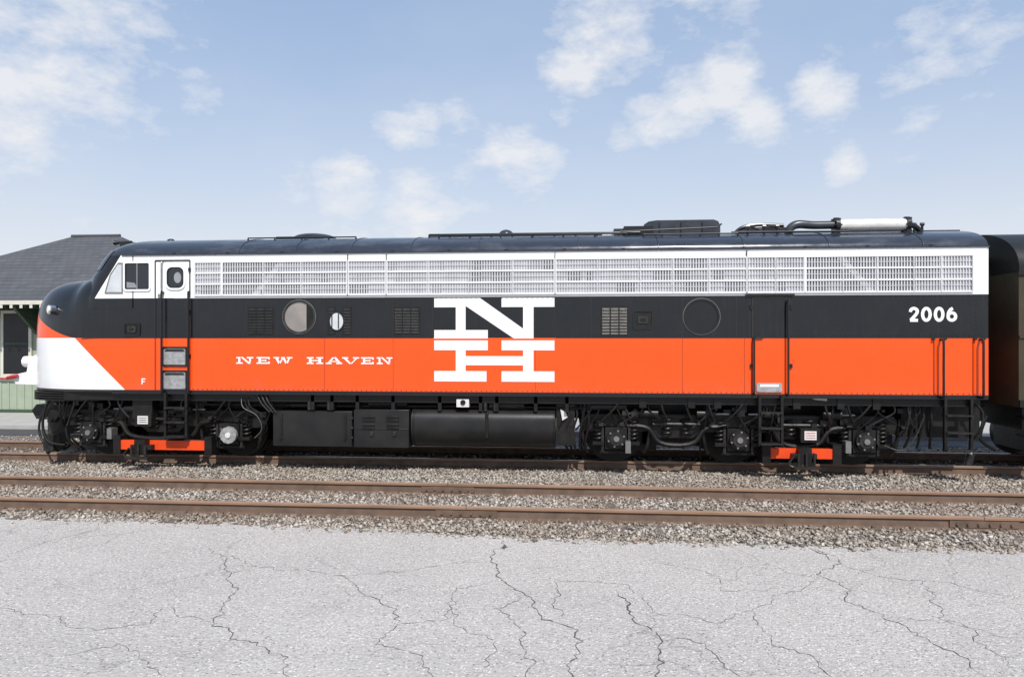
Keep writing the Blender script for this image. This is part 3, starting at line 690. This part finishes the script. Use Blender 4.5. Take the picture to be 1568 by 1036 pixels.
def asphalt():
    m,t,bs=nt('asphalt'); co=N(t,'ShaderNodeTexCoord').outputs['Object']
    big=mrange(t,noise(t,co,.30,4,.6),.3,.7); fine=mrange(t,noise(t,co,30,3,.8),.36,.64); med=mrange(t,noise(t,co,2.5,4,.6),.3,.75)
    col=mix(t,big,(.60,.57,.53),(.50,.477,.448)); col=mix(t,mth(t,'MULTIPLY',med,.32),col,(.42,.395,.37))
    streak=mrange(t,noise(t,co,1.2,4,.6,(.18,1,1)),.5,.75); col=mix(t,mth(t,'MULTIPLY',streak,.30),col,(.40,.38,.36))
    col=mix(t,mth(t,'MULTIPLY',fine,.60),col,(.31,.295,.28))
    sp=N(t,'ShaderNodeTexVoronoi'); sp.inputs['Scale'].default_value=40; t.links.new(co,sp.inputs['Vector'])
    spc=N(t,'ShaderNodeSeparateColor'); t.links.new(sp.outputs['Color'],spc.inputs[0])
    dark=mth(t,'MULTIPLY',mth(t,'GREATER_THAN',spc.outputs[0],.72),mrange(t,sp.outputs['Distance'],.2,.45,1,0))
    col=mix(t,mth(t,'MULTIPLY',dark,.75),col,(.13,.12,.11))
    lite=mth(t,'MULTIPLY',mth(t,'GREATER_THAN',spc.outputs[1],.70),mrange(t,sp.outputs['Distance'],.2,.45,1,0))
    col=mix(t,mth(t,'MULTIPLY',lite,.75),col,(.84,.81,.77))
    w1=N(t,'ShaderNodeTexNoise'); w1.inputs['Scale'].default_value=1.1; w1.inputs['Detail'].default_value=7; w1.inputs['Roughness'].default_value=.62; t.links.new(co,w1.inputs['Vector'])
    va=N(t,'ShaderNodeVectorMath',operation='MULTIPLY_ADD'); t.links.new(w1.outputs['Color'],va.inputs[0]); va.inputs[1].default_value=(1.1,1.1,0); t.links.new(co,va.inputs[2])
    def crack(scale,wid,amt,mlo,mhi):
        nonlocal col
        v=N(t,'ShaderNodeTexVoronoi',feature='DISTANCE_TO_EDGE'); v.inputs['Scale'].default_value=scale; t.links.new(va.outputs[0],v.inputs['Vector'])
        c_=mrange(t,v.outputs['Distance'],0,wid,1,0); mk=mrange(t,noise(t,co,.6,3),mlo,mhi)
        col=mix(t,mth(t,'MULTIPLY',mth(t,'MULTIPLY',c_,mk),amt),col,(.15,.14,.13)); return mth(t,'MULTIPLY',c_,mk)
    c1_=crack(.62,.006,.5,.40,.60); c2_=crack(1.5,.010,.4,.48,.66)
    t.links.new(col,bs.inputs['Base Color']); bs.inputs['Roughness'].default_value=.95; bs.inputs['Specular IOR Level'].default_value=.2
    hgt=mth(t,'SUBTRACT',mth(t,'MULTIPLY',fine,.8),mth(t,'MULTIPLY',c1_,.5)); bump(t,bs,hgt,.8,.012)
    return m
edge=[]
x=-60
EX=[-60,-9,-4.5,-2,0,2,7,60]; EY=[-3.10,-3.12,-3.2,-3.42,-3.62,-3.6,-3.62,-3.65]
while x<60:
    edge.append((x,float(np.interp(x,EX,EY))+random.uniform(-.05,.05)+.06*math.sin(x*1.7)+.04*math.sin(x*5.1))); x+=.07 if abs(x)<12 else 1
plane('asphalt_road',[(-60,-60),(60,-60)]+edge[::-1],.004,asphalt())
M['crack']=mat('crack',(.09,.082,.075),.95,var=.4,scale=20)
ck=MB()
def crackline(pts,w=.012,jag=.075):
    w*=.62
    P=[Vector((*G(u,v,.004),0)) for u,v in pts]; o=[]
    for i in range(len(P)-1):
        L_=(P[i+1]-P[i]).length; k=max(2,int(L_/.04)); off=0
        for j in range(k):
            p=P[i].lerp(P[i+1],j/k); off=off*.78+random.gauss(0,jag*.28); nrm=(P[i+1]-P[i]).normalized(); o.append(p+Vector((-nrm.y,nrm.x,0))*off)
    o.append(P[-1])
    L1=[];L2=[]
    for i,p in enumerate(o):
        dd=(o[min(i+1,len(o)-1)]-o[max(i-1,0)]).normalized(); nn=Vector((-dd.y,dd.x,0)); ww=w*random.uniform(.15,1.4)*min(1,(len(o)-i)/8,(i+2)/6)*.5
        L1.append(p+nn*ww);L2.append(p-nn*ww)
    n_=len(o); ck.add([(p.x,p.y,.0075) for p in L1+L2],[(i,i+1,n_+i+1,n_+i) for i in range(n_-1)],'crack')
crackline([(772,828),(752,858),(768,888),(812,912),(842,950),(880,965),(888,1000),(872,1036),(880,1075)],.018)
crackline([(848,888),(850,915),(842,950)],.012); crackline([(812,912),(760,930),(800,975),(812,1010),(830,1060)],.010)
crackline([(940,905),(975,950),(1008,968),(1010,1010),(1030,1075)],.022); crackline([(1245,838),(1288,862),(1262,885),(1300,920),(1350,945),(1440,990),(1510,1036)],.014)
crackline([(1245,838),(1280,860)],.03)
crackline([(1288,862),(1340,880),(1420,888),(1500,905),(1568,918)],.009)
crackline([(310,838),(345,852),(420,870),(520,880),(620,872),(700,862),(752,858)],.008); crackline([(345,852),(360,900),(335,960),(390,985),(440,1010),(430,1050)],.013)
crackline([(520,880),(560,912),(608,935),(602,960),(578,985),(640,1005),(660,1050)],.012)
crackline([(602,960),(680,950),(700,900),(768,888)],.008); crackline([(850,888),(960,895),(1000,935),(1090,950),(1150,935),(1262,885)],.008)
crackline([(1150,935),(1180,990),(1250,1005),(1290,1060)],.010); crackline([(0,930),(60,942),(140,965),(230,955),(250,930),(335,960)],.008)
crackline([(1008,968),(1080,985),(1110,1020),(1180,1050)],.010); crackline([(1350,945),(1450,950),(1568,985)],.009)
crackline([(1000,860),(1080,875),(1120,905),(1200,900)],.007); crackline([(100,1000),(180,985),(230,1010),(260,1050)],.008)
crackline([(1420,888),(1450,950),(1490,975),(1568,1030)],.009); crackline([(690,920),(700,960),(760,985),(720,1040)],.007)
ck.prism([(G(772,834)[0]+.05*random.uniform(.4,1.2)*math.cos(a_),G(772,834)[1]+.09*random.uniform(.4,1.2)*math.sin(a_)) for a_ in np.linspace(0,6.0,12)],.005,.009,'crack','z')
ck.build('asphalt_cracks')
# ================================================================ RAILS
M['rust']=mat('rail_rust',(.34,.20,.12),.8,.0,c2=(.19,.11,.07),scale=3,bmp=.2,sc=(.3,2,2))
M['rtop']=mat('rail_head',(.36,.29,.24),.5,.1,c2=(.24,.17,.13),scale=4,sc=(.3,4,4))
M['rust_dark']=mat('rail_rust_dark',(.17,.11,.078),.8,.0,c2=(.10,.068,.05),scale=5)
M['tie']=mat('wood_tie',(.15,.12,.10),.9,c2=(.08,.065,.055),scale=3,bmp=.6,sc=(5,.6,5))
def track(name,yn,shiny,web='rust',xmin=-60,xmax=60):
    t=MB(); tr=.17
    for y,sg in((yn,1),(yn+1.435,1)):
        f=lambda pr:[(y+a_,b) for a_,b in pr]
        t.prism(f([(-.036,.135),(-.036,tr-.006),(-.030,tr-.001),(.030,tr-.001),(.036,tr-.006),(.036,.135)]),xmin,xmax,web,'x')
        t.prism(f([(-.070,.0),(-.070,.012),(-.015,.03),(-.011,.125),(-.034,.134),(.034,.134),(.011,.125),(.015,.03),(.07,.012),(.07,.0)]),xmin,xmax,'rust_dark','x')
        t.box(xmin,xmax,y-.027,y+.027,tr-.002,tr+.001,shiny)
    x=-28
    while x<28:
        xx=x+random.uniform(-.04,.04); t.box(xx-.11,xx+.11,yn-.55,yn+1.98,-.14,.006+random.uniform(-.004,.014),'tie')
        for y in(yn,yn+1.435):
            t.box(xx-.1,xx+.1,y-.16,y+.16,.0,.022,'rust_dark')
            for s_ in(-.1,.1): t.box(xx-.02,xx+.02,y+s_-.02,y+s_+.02,.015,.05,'rust_dark')
        x+=.54
    return t
t=track('a',-2.79,'rtop')
def joint(x,y,t):
    for s_ in(-1,1):
        t.box(x-.42,x+.42,y+s_*.012 if s_>0 else y-.034,y+.034 if s_>0 else y-.012,.035,.122,'rust_dark')
        for dx in(-.33,-.2,-.07,.07,.2,.33): t.cyl((x+dx,y+s_*.03,.08),(x+dx,y+s_*.055,.08),.018,'rust_dark',6)
    t.box(x-.004,x+.004,y-.038,y+.038,.13,.1725,'crack')
joint(X(686,-1.36),-1.36,t); joint(X(1505,-2.79),-2.79,t); joint(X(720,-2.79)-.05,-2.79,t)
t.build('railway_track')
t=track('b',.85,'steel','rust'); joint(X(820,.85),.85,t); t.build('railway_track')
def stones(name,n_,fy,smin,smax,mt,xr=(-15,15),zb=.0):
    xs_=rng.uniform(xr[0],xr[1],n_*2); ys=fy(n_*2,xs_); 
    ok=np.ones(len(xs_),bool)
    for yr in(-2.79,-1.355,.85,2.285): ok&=np.abs(ys-yr)>.060
    ok&=ys>np.interp(xs_,EX,EY)-np.abs(rng.normal(0,.13,len(xs_)))
    xs_=xs_[ok][:n_]; ys=ys[ok][:n_]; n_=len(xs_)
    base=np.array([(1,0,0),(-1,0,0),(0,1,0),(0,-1,0),(0,0,1),(0,0,-1)],float)
    tri=np.array([(0,2,4),(2,1,4),(1,3,4),(3,0,4),(2,0,5),(1,2,5),(3,1,5),(0,3,5)])
    sz=smin+(smax-smin)*rng.random(n_)**2.8
    V=base[None]*(sz[:,None,None]*rng.uniform(.6,1.35,(n_,6,1)))+rng.normal(0,.22,(n_,6,3))*sz[:,None,None]
    a=rng.uniform(0,6.28,n_);b=rng.uniform(-.7,.7,n_)
    ca,sa,cb_,sb=np.cos(a),np.sin(a),np.cos(b),np.sin(b)
    Rm=np.stack([np.stack([ca,-sa*cb_,sa*sb],1),np.stack([sa,ca*cb_,-ca*sb],1),np.stack([0*ca,sb,cb_],1)],1)
    V=np.einsum('nij,nkj->nki',Rm,V); V[:,:,2]*=.75
    zz=zb+sz*.2+rng.uniform(0,.018,n_)
    V+=np.stack([xs_,ys,zz],1)[:,None,:]
    me=bpy.data.meshes.new(name); me.vertices.add(n_*6); me.vertices.foreach_set('co',V.reshape(-1))
    fidx=(tri[None]+6*np.arange(n_)[:,None,None]).reshape(-1); nf_=n_*8
    me.loops.add(nf_*3); me.loops.foreach_set('vertex_index',fidx.astype(np.int32)); me.polygons.add(nf_)
    me.polygons.foreach_set('loop_start',np.arange(0,nf_*3,3,dtype=np.int32)); me.update(calc_edges=True); me.validate()
    me.materials.append(mt); o=bpy.data.objects.new(name,me); scene.collection.objects.link(o); return o
m,tt,bs=nt('ballast_stone'); geo=N(tt,'ShaderNodeNewGeometry'); rp=N(tt,'ShaderNodeValToRGB'); tt.links.new(geo.outputs['Random Per Island'],rp.inputs[0])
cr=rp.color_ramp; cr.elements[0].color=(.12,.11,.10,1); cr.elements[1].color=(.60,.56,.50,1)
for p_,c_ in((.25,(.25,.225,.195,1)),(.5,(.35,.32,.28,1)),(.75,(.43,.385,.33,1))):
    e_=cr.elements.new(p_); e_.color=c_
co=N(tt,'ShaderNodeTexCoord').outputs['Object']; sy=N(tt,'ShaderNodeSeparateXYZ'); tt.links.new(co,sy.inputs[0])
col=mix(tt,mth(tt,'MULTIPLY',mrange(tt,noise(tt,co,1.0,3,.6,(.5,1,1)),.38,.66),.55),rp.outputs[0],(.27,.20,.145))
dr_=None
for yr in(-2.79,-1.355,.85): # rust dust beside the rails
    k=mrange(tt,mth(tt,'ABSOLUTE',mth(tt,'SUBTRACT',sy.outputs[1],yr)),.07,.38,.5,0); dr_=k if dr_ is None else mth(tt,'MAXIMUM',dr_,k)
col=mix(tt,dr_,col,(.20,.135,.095))
tt.links.new(col,bs.inputs['Base Color']); bs.inputs['Roughness'].default_value=.95; bs.inputs['Specular IOR Level'].default_value=.2
stones('ballast_gravel',160000,lambda k,xx: rng.uniform(-3.85,1.4,k),.009,.036,m)
stones('ballast_gravel',7000,lambda k,xx: rng.uniform(1.4,4.0,k),.015,.045,m)
# ================================================================ STATION
stn=empty('station_building')
M['sidg']=mat('green_siding',(.34,.40,.30),.7,c2=(.28,.33,.25),scale=3)
M['cream']=mat('cream_trim',(.66,.64,.55),.6,var=.15)
M['dgreen']=mat('dark_green_trim',(.05,.085,.05),.6)
M['intr']=mat('dark_interior',(.012,.012,.014),.4)
m,tt,bs=nt('slate_shingles'); co=N(tt,'ShaderNodeTexCoord').outputs['Object']
sp_=N(tt,'ShaderNodeSeparateXYZ'); tt.links.new(co,sp_.inputs[0]); cmb=N(tt,'ShaderNodeCombineXYZ'); tt.links.new(sp_.outputs[0],cmb.inputs[0]); tt.links.new(sp_.outputs[2],cmb.inputs[1])
bk=N(tt,'ShaderNodeTexBrick'); bk.inputs['Scale'].default_value=1; bk.inputs['Brick Width'].default_value=.28; bk.inputs['Row Height'].default_value=.13; bk.inputs['Mortar Size'].default_value=.012
bk.inputs['Color1'].default_value=(.060,.063,.070,1); bk.inputs['Color2'].default_value=(.085,.088,.096,1); bk.inputs['Mortar'].default_value=(.04,.04,.045,1); tt.links.new(cmb.outputs[0],bk.inputs['Vector'])
tt.links.new(mix(tt,mth(tt,'MULTIPLY',mrange(tt,noise(tt,co,1,5),.3,.7),.4),bk.outputs[0],(.10,.10,.105)),bs.inputs['Base Color']); bs.inputs['Roughness'].default_value=.75; M['slate']=m
b=MB(); ey0,ey1=7.4,16.6; ex0,ex1=-23.0,-12.0; ze=Z(461,30,7.4); zr=Z(362,150,12)
rx0,rx1=X(110,12),X(184,12)
b.add([(ex0,ey0,ze),(ex1,ey0,ze),(ex1,ey1,ze),(ex0,ey1,ze),(rx0,12,zr),(rx1,12,zr)],[(0,1,5,4),(1,2,5),(2,3,4,5),(3,0,4)],'slate')
b.box(ex0,ex1,ey0,ey1,ze-.06,ze-.003,'dgreen'); b.box(ex0-.02,ex1+.02,ey0-.03,ey0,ze-.10,ze+.02,'cream')
b.tube([(rx0,12,zr+.02),(rx1,12,zr+.02)],.06,'slate')
b.build('roof',stn)
b=MB(); wy=8.5; wx0,wx1=ex0+1.0,ex1-1.0
b.box(wx0,wx1,wy,ey1-1.1,0,ze-.07,'sidg')
x=wx0
while x<wx1: b.box(x-.025,x+.025,wy-.022,wy-.001,.1,ze-.1,'sidg'); x+=.26
b.box(wx0,wx1,wy-.05,wy-.024,Z(583,30,wy),Z(577,30,wy),'cream'); b.box(wx0-.03,wx1+.03,wy-.045,wy-.003,.0,.18,'dgreen')
b.box(wx0,wx1,wy-.04,wy-.024,ze-.4,ze-.08,'dgreen')
def sw(u0,u1,v0,v1):
    x0,x1=X(u0,wy),X(u1,wy); z0,z1=Z(v1,(u0+u1)/2,wy),Z(v0,(u0+u1)/2,wy)
    b.box(x0-.10,x1+.10,wy-.07,wy-.0235,z0-.12,z1+.10,'cream'); b.box(x0,x1,wy-.075,wy-.071,z0,z1,'intr'); b.box(x0,x1,wy-.09,wy-.076,(z0+z1)/2-.03,(z0+z1)/2+.03,'dgreen'); b.box(x0-.14,x1+.14,wy-.12,wy-.03,z0-.16,z0-.12,'red')
sw(8,46,480,572); sw(70,110,480,572); 
x0=-14.5; b.box(x0,x0+1.3,wy-.07,wy-.0235,.15,2.6,'cream'); b.box(x0+.12,x0+1.18,wy-.08,wy-.071,.15,2.48,'dgreen')
x=ex0+.1
while x<ex1: b.box(x,x+.09,ey0-.045,ey0-.031,ze-.21,ze-.11,'cream'); b.box(x+.02,x+.07,ey0+.1,wy-.1,ze-.2,ze-.08,'dgreen') ; x+=.32
for u in(56,150,-60): b.prism([(ey0+.1,ze-.12),(wy,ze-.12),(wy,ze-1.0),(wy-.1,ze-.9)],X(u,wy)-.05,X(u,wy)+.05,'dgreen','x')
b.build('walls_and_windows',stn)
M['conc']=mat('platform_concrete',(.42,.41,.39),.85,c2=(.34,.33,.31),scale=2,bmp=.1)
M['shade_asph']=mat('shaded_asphalt',(.07,.07,.075),.9,var=.3,scale=4)  # asphalt with the locomotive's shadow darkened into its colour
b=MB(); b.box(-40,20,5.4,8.45,-.05,.08,'conc'); b.box(-40,20,5.3,5.4,-.05,.10,'conc'); b.build('station_platform')
plane('rear_asphalt',[(-60,4.2),(60,4.2),(60,5.3),(-60,5.3)],.002,M['shade_asph'])
# ================================================================ SKY / LIGHT
sun_to=Vector((.30,-1.0,1.25)).normalized(); elev=math.asin(sun_to.z)
w=bpy.data.worlds.new('World'); scene.world=w; w.use_nodes=True; t=w.node_tree; bg=t.nodes['Background']
sky=N(t,'ShaderNodeTexSky'); sky.sky_type='NISHITA'; sky.sun_disc=False; sky.sun_elevation=elev; sky.sun_rotation=math.atan2(sun_to.x,sun_to.y)
sky.dust_density=1.2; sky.air_density=1.0; sky.ozone_density=1.5
co=N(t,'ShaderNodeTexCoord').outputs['Generated']; sp=N(t,'ShaderNodeSeparateXYZ'); t.links.new(co,sp.inputs[0])
n1=noise(t,co,6.5,10,.64,(1,1,2.1),(0,.5,0)); n2=noise(t,co,19,7,.62,(1,1,1.8),(0,.5,0))
nn=mth(t,'ADD',mth(t,'MULTIPLY',n1,.68),mth(t,'MULTIPLY',n2,.32))
nc=mth(t,'MULTIPLY_ADD',mth(t,'SUBTRACT',nn,.5),3.2,.5)
acc=None
for u,v,rad,am in((30,55,8,1),(110,100,5,.8),(-60,20,8,.8),(630,192,2.6,1),(590,180,2.5,.6),(790,245,3.4,1.1),(740,262,3,.9),(830,238,2.4,.9),(705,192,2.2,.6),(900,65,3.6,1.1),(940,40,4.5,1),(1000,12,5,.7),(1005,185,2.8,1.15),(1050,158,3.0,1.15),(1105,125,3.0,1.15),(965,215,2,.9),(1150,185,3.0,.8),(1265,135,2.8,1.1),(1370,92,2.6,.85),(1420,62,3,.95),(1480,35,3.2,.8),(530,290,3.2,.9),(640,315,3.4,.85),(600,325,2,.7),(1300,253,1.6,1.1),(270,60,3.5,.6),(305,130,2,.7),(1145,10,2.4,.7),(1385,215,2.4,.6),(980,247,2,.7),(0,200,4,.6),(450,295,3,.6),(520,335,2.5,.6),(865,180,1.6,.7)):
    dv=Vector((ct*(u-784)/F-st, st*(u-784)/F+ct,(518-v)/F)).normalized()
    dp=N(t,'ShaderNodeVectorMath',operation='DOT_PRODUCT'); t.links.new(co,dp.inputs[0]); dp.inputs[1].default_value=dv
    k=mrange(t,dp.outputs['Value'],math.cos(math.radians(rad*1.3)),1.0,0,am)
    acc=k if acc is None else mth(t,'MAXIMUM',acc,k)
s_=mth(t,'ADD',mth(t,'MULTIPLY',acc,.75),nc)
cl=mrange(t,s_,.86,1.42)
haze=mth(t,'MINIMUM',mth(t,'MULTIPLY',mth(t,'POWER',mth(t,'SUBTRACT',1,mth(t,'MINIMUM',mth(t,'MAXIMUM',sp.outputs[2],0),1)),4.6),1.5),.95)
veil=mrange(t,noise(t,co,2.2,5,.6,(1,1,2)),.4,.7)
base=mix(t,.60,sky.outputs[0],(2.6,3.75,5.7))
base=mix(t,haze,base,(5.35,5.6,6.0))
base=mix(t,mth(t,'MULTIPLY',veil,.16),base,(5.6,5.8,6.1))
fin=mix(t,mth(t,'MULTIPLY',cl,.80),base,(6.1,6.1,6.2))
t.links.new(fin,bg.inputs[0]); bg.inputs[1].default_value=.145
sl=bpy.data.lights.new('sun','SUN'); sl.energy=4.6; sl.angle=math.radians(.5); sl.color=(1,.96,.90)
so=bpy.data.objects.new('sun',sl); scene.collection.objects.link(so); so.rotation_euler=sun_to.to_track_quat('Z','Y').to_euler(); so.location=(5,-10,15)
scene.view_settings.view_transform='Standard'; scene.view_settings.look='None'; scene.view_settings.exposure=0
cam=bpy.data.cameras.new('camera'); cam.lens=24; cam.sensor_width=36; cam.clip_end=3000
c=bpy.data.objects.new('camera',cam); scene.collection.objects.link(c); c.location=(0,-D,HC); c.rotation_euler=(math.pi/2,0,TH); scene.camera=c
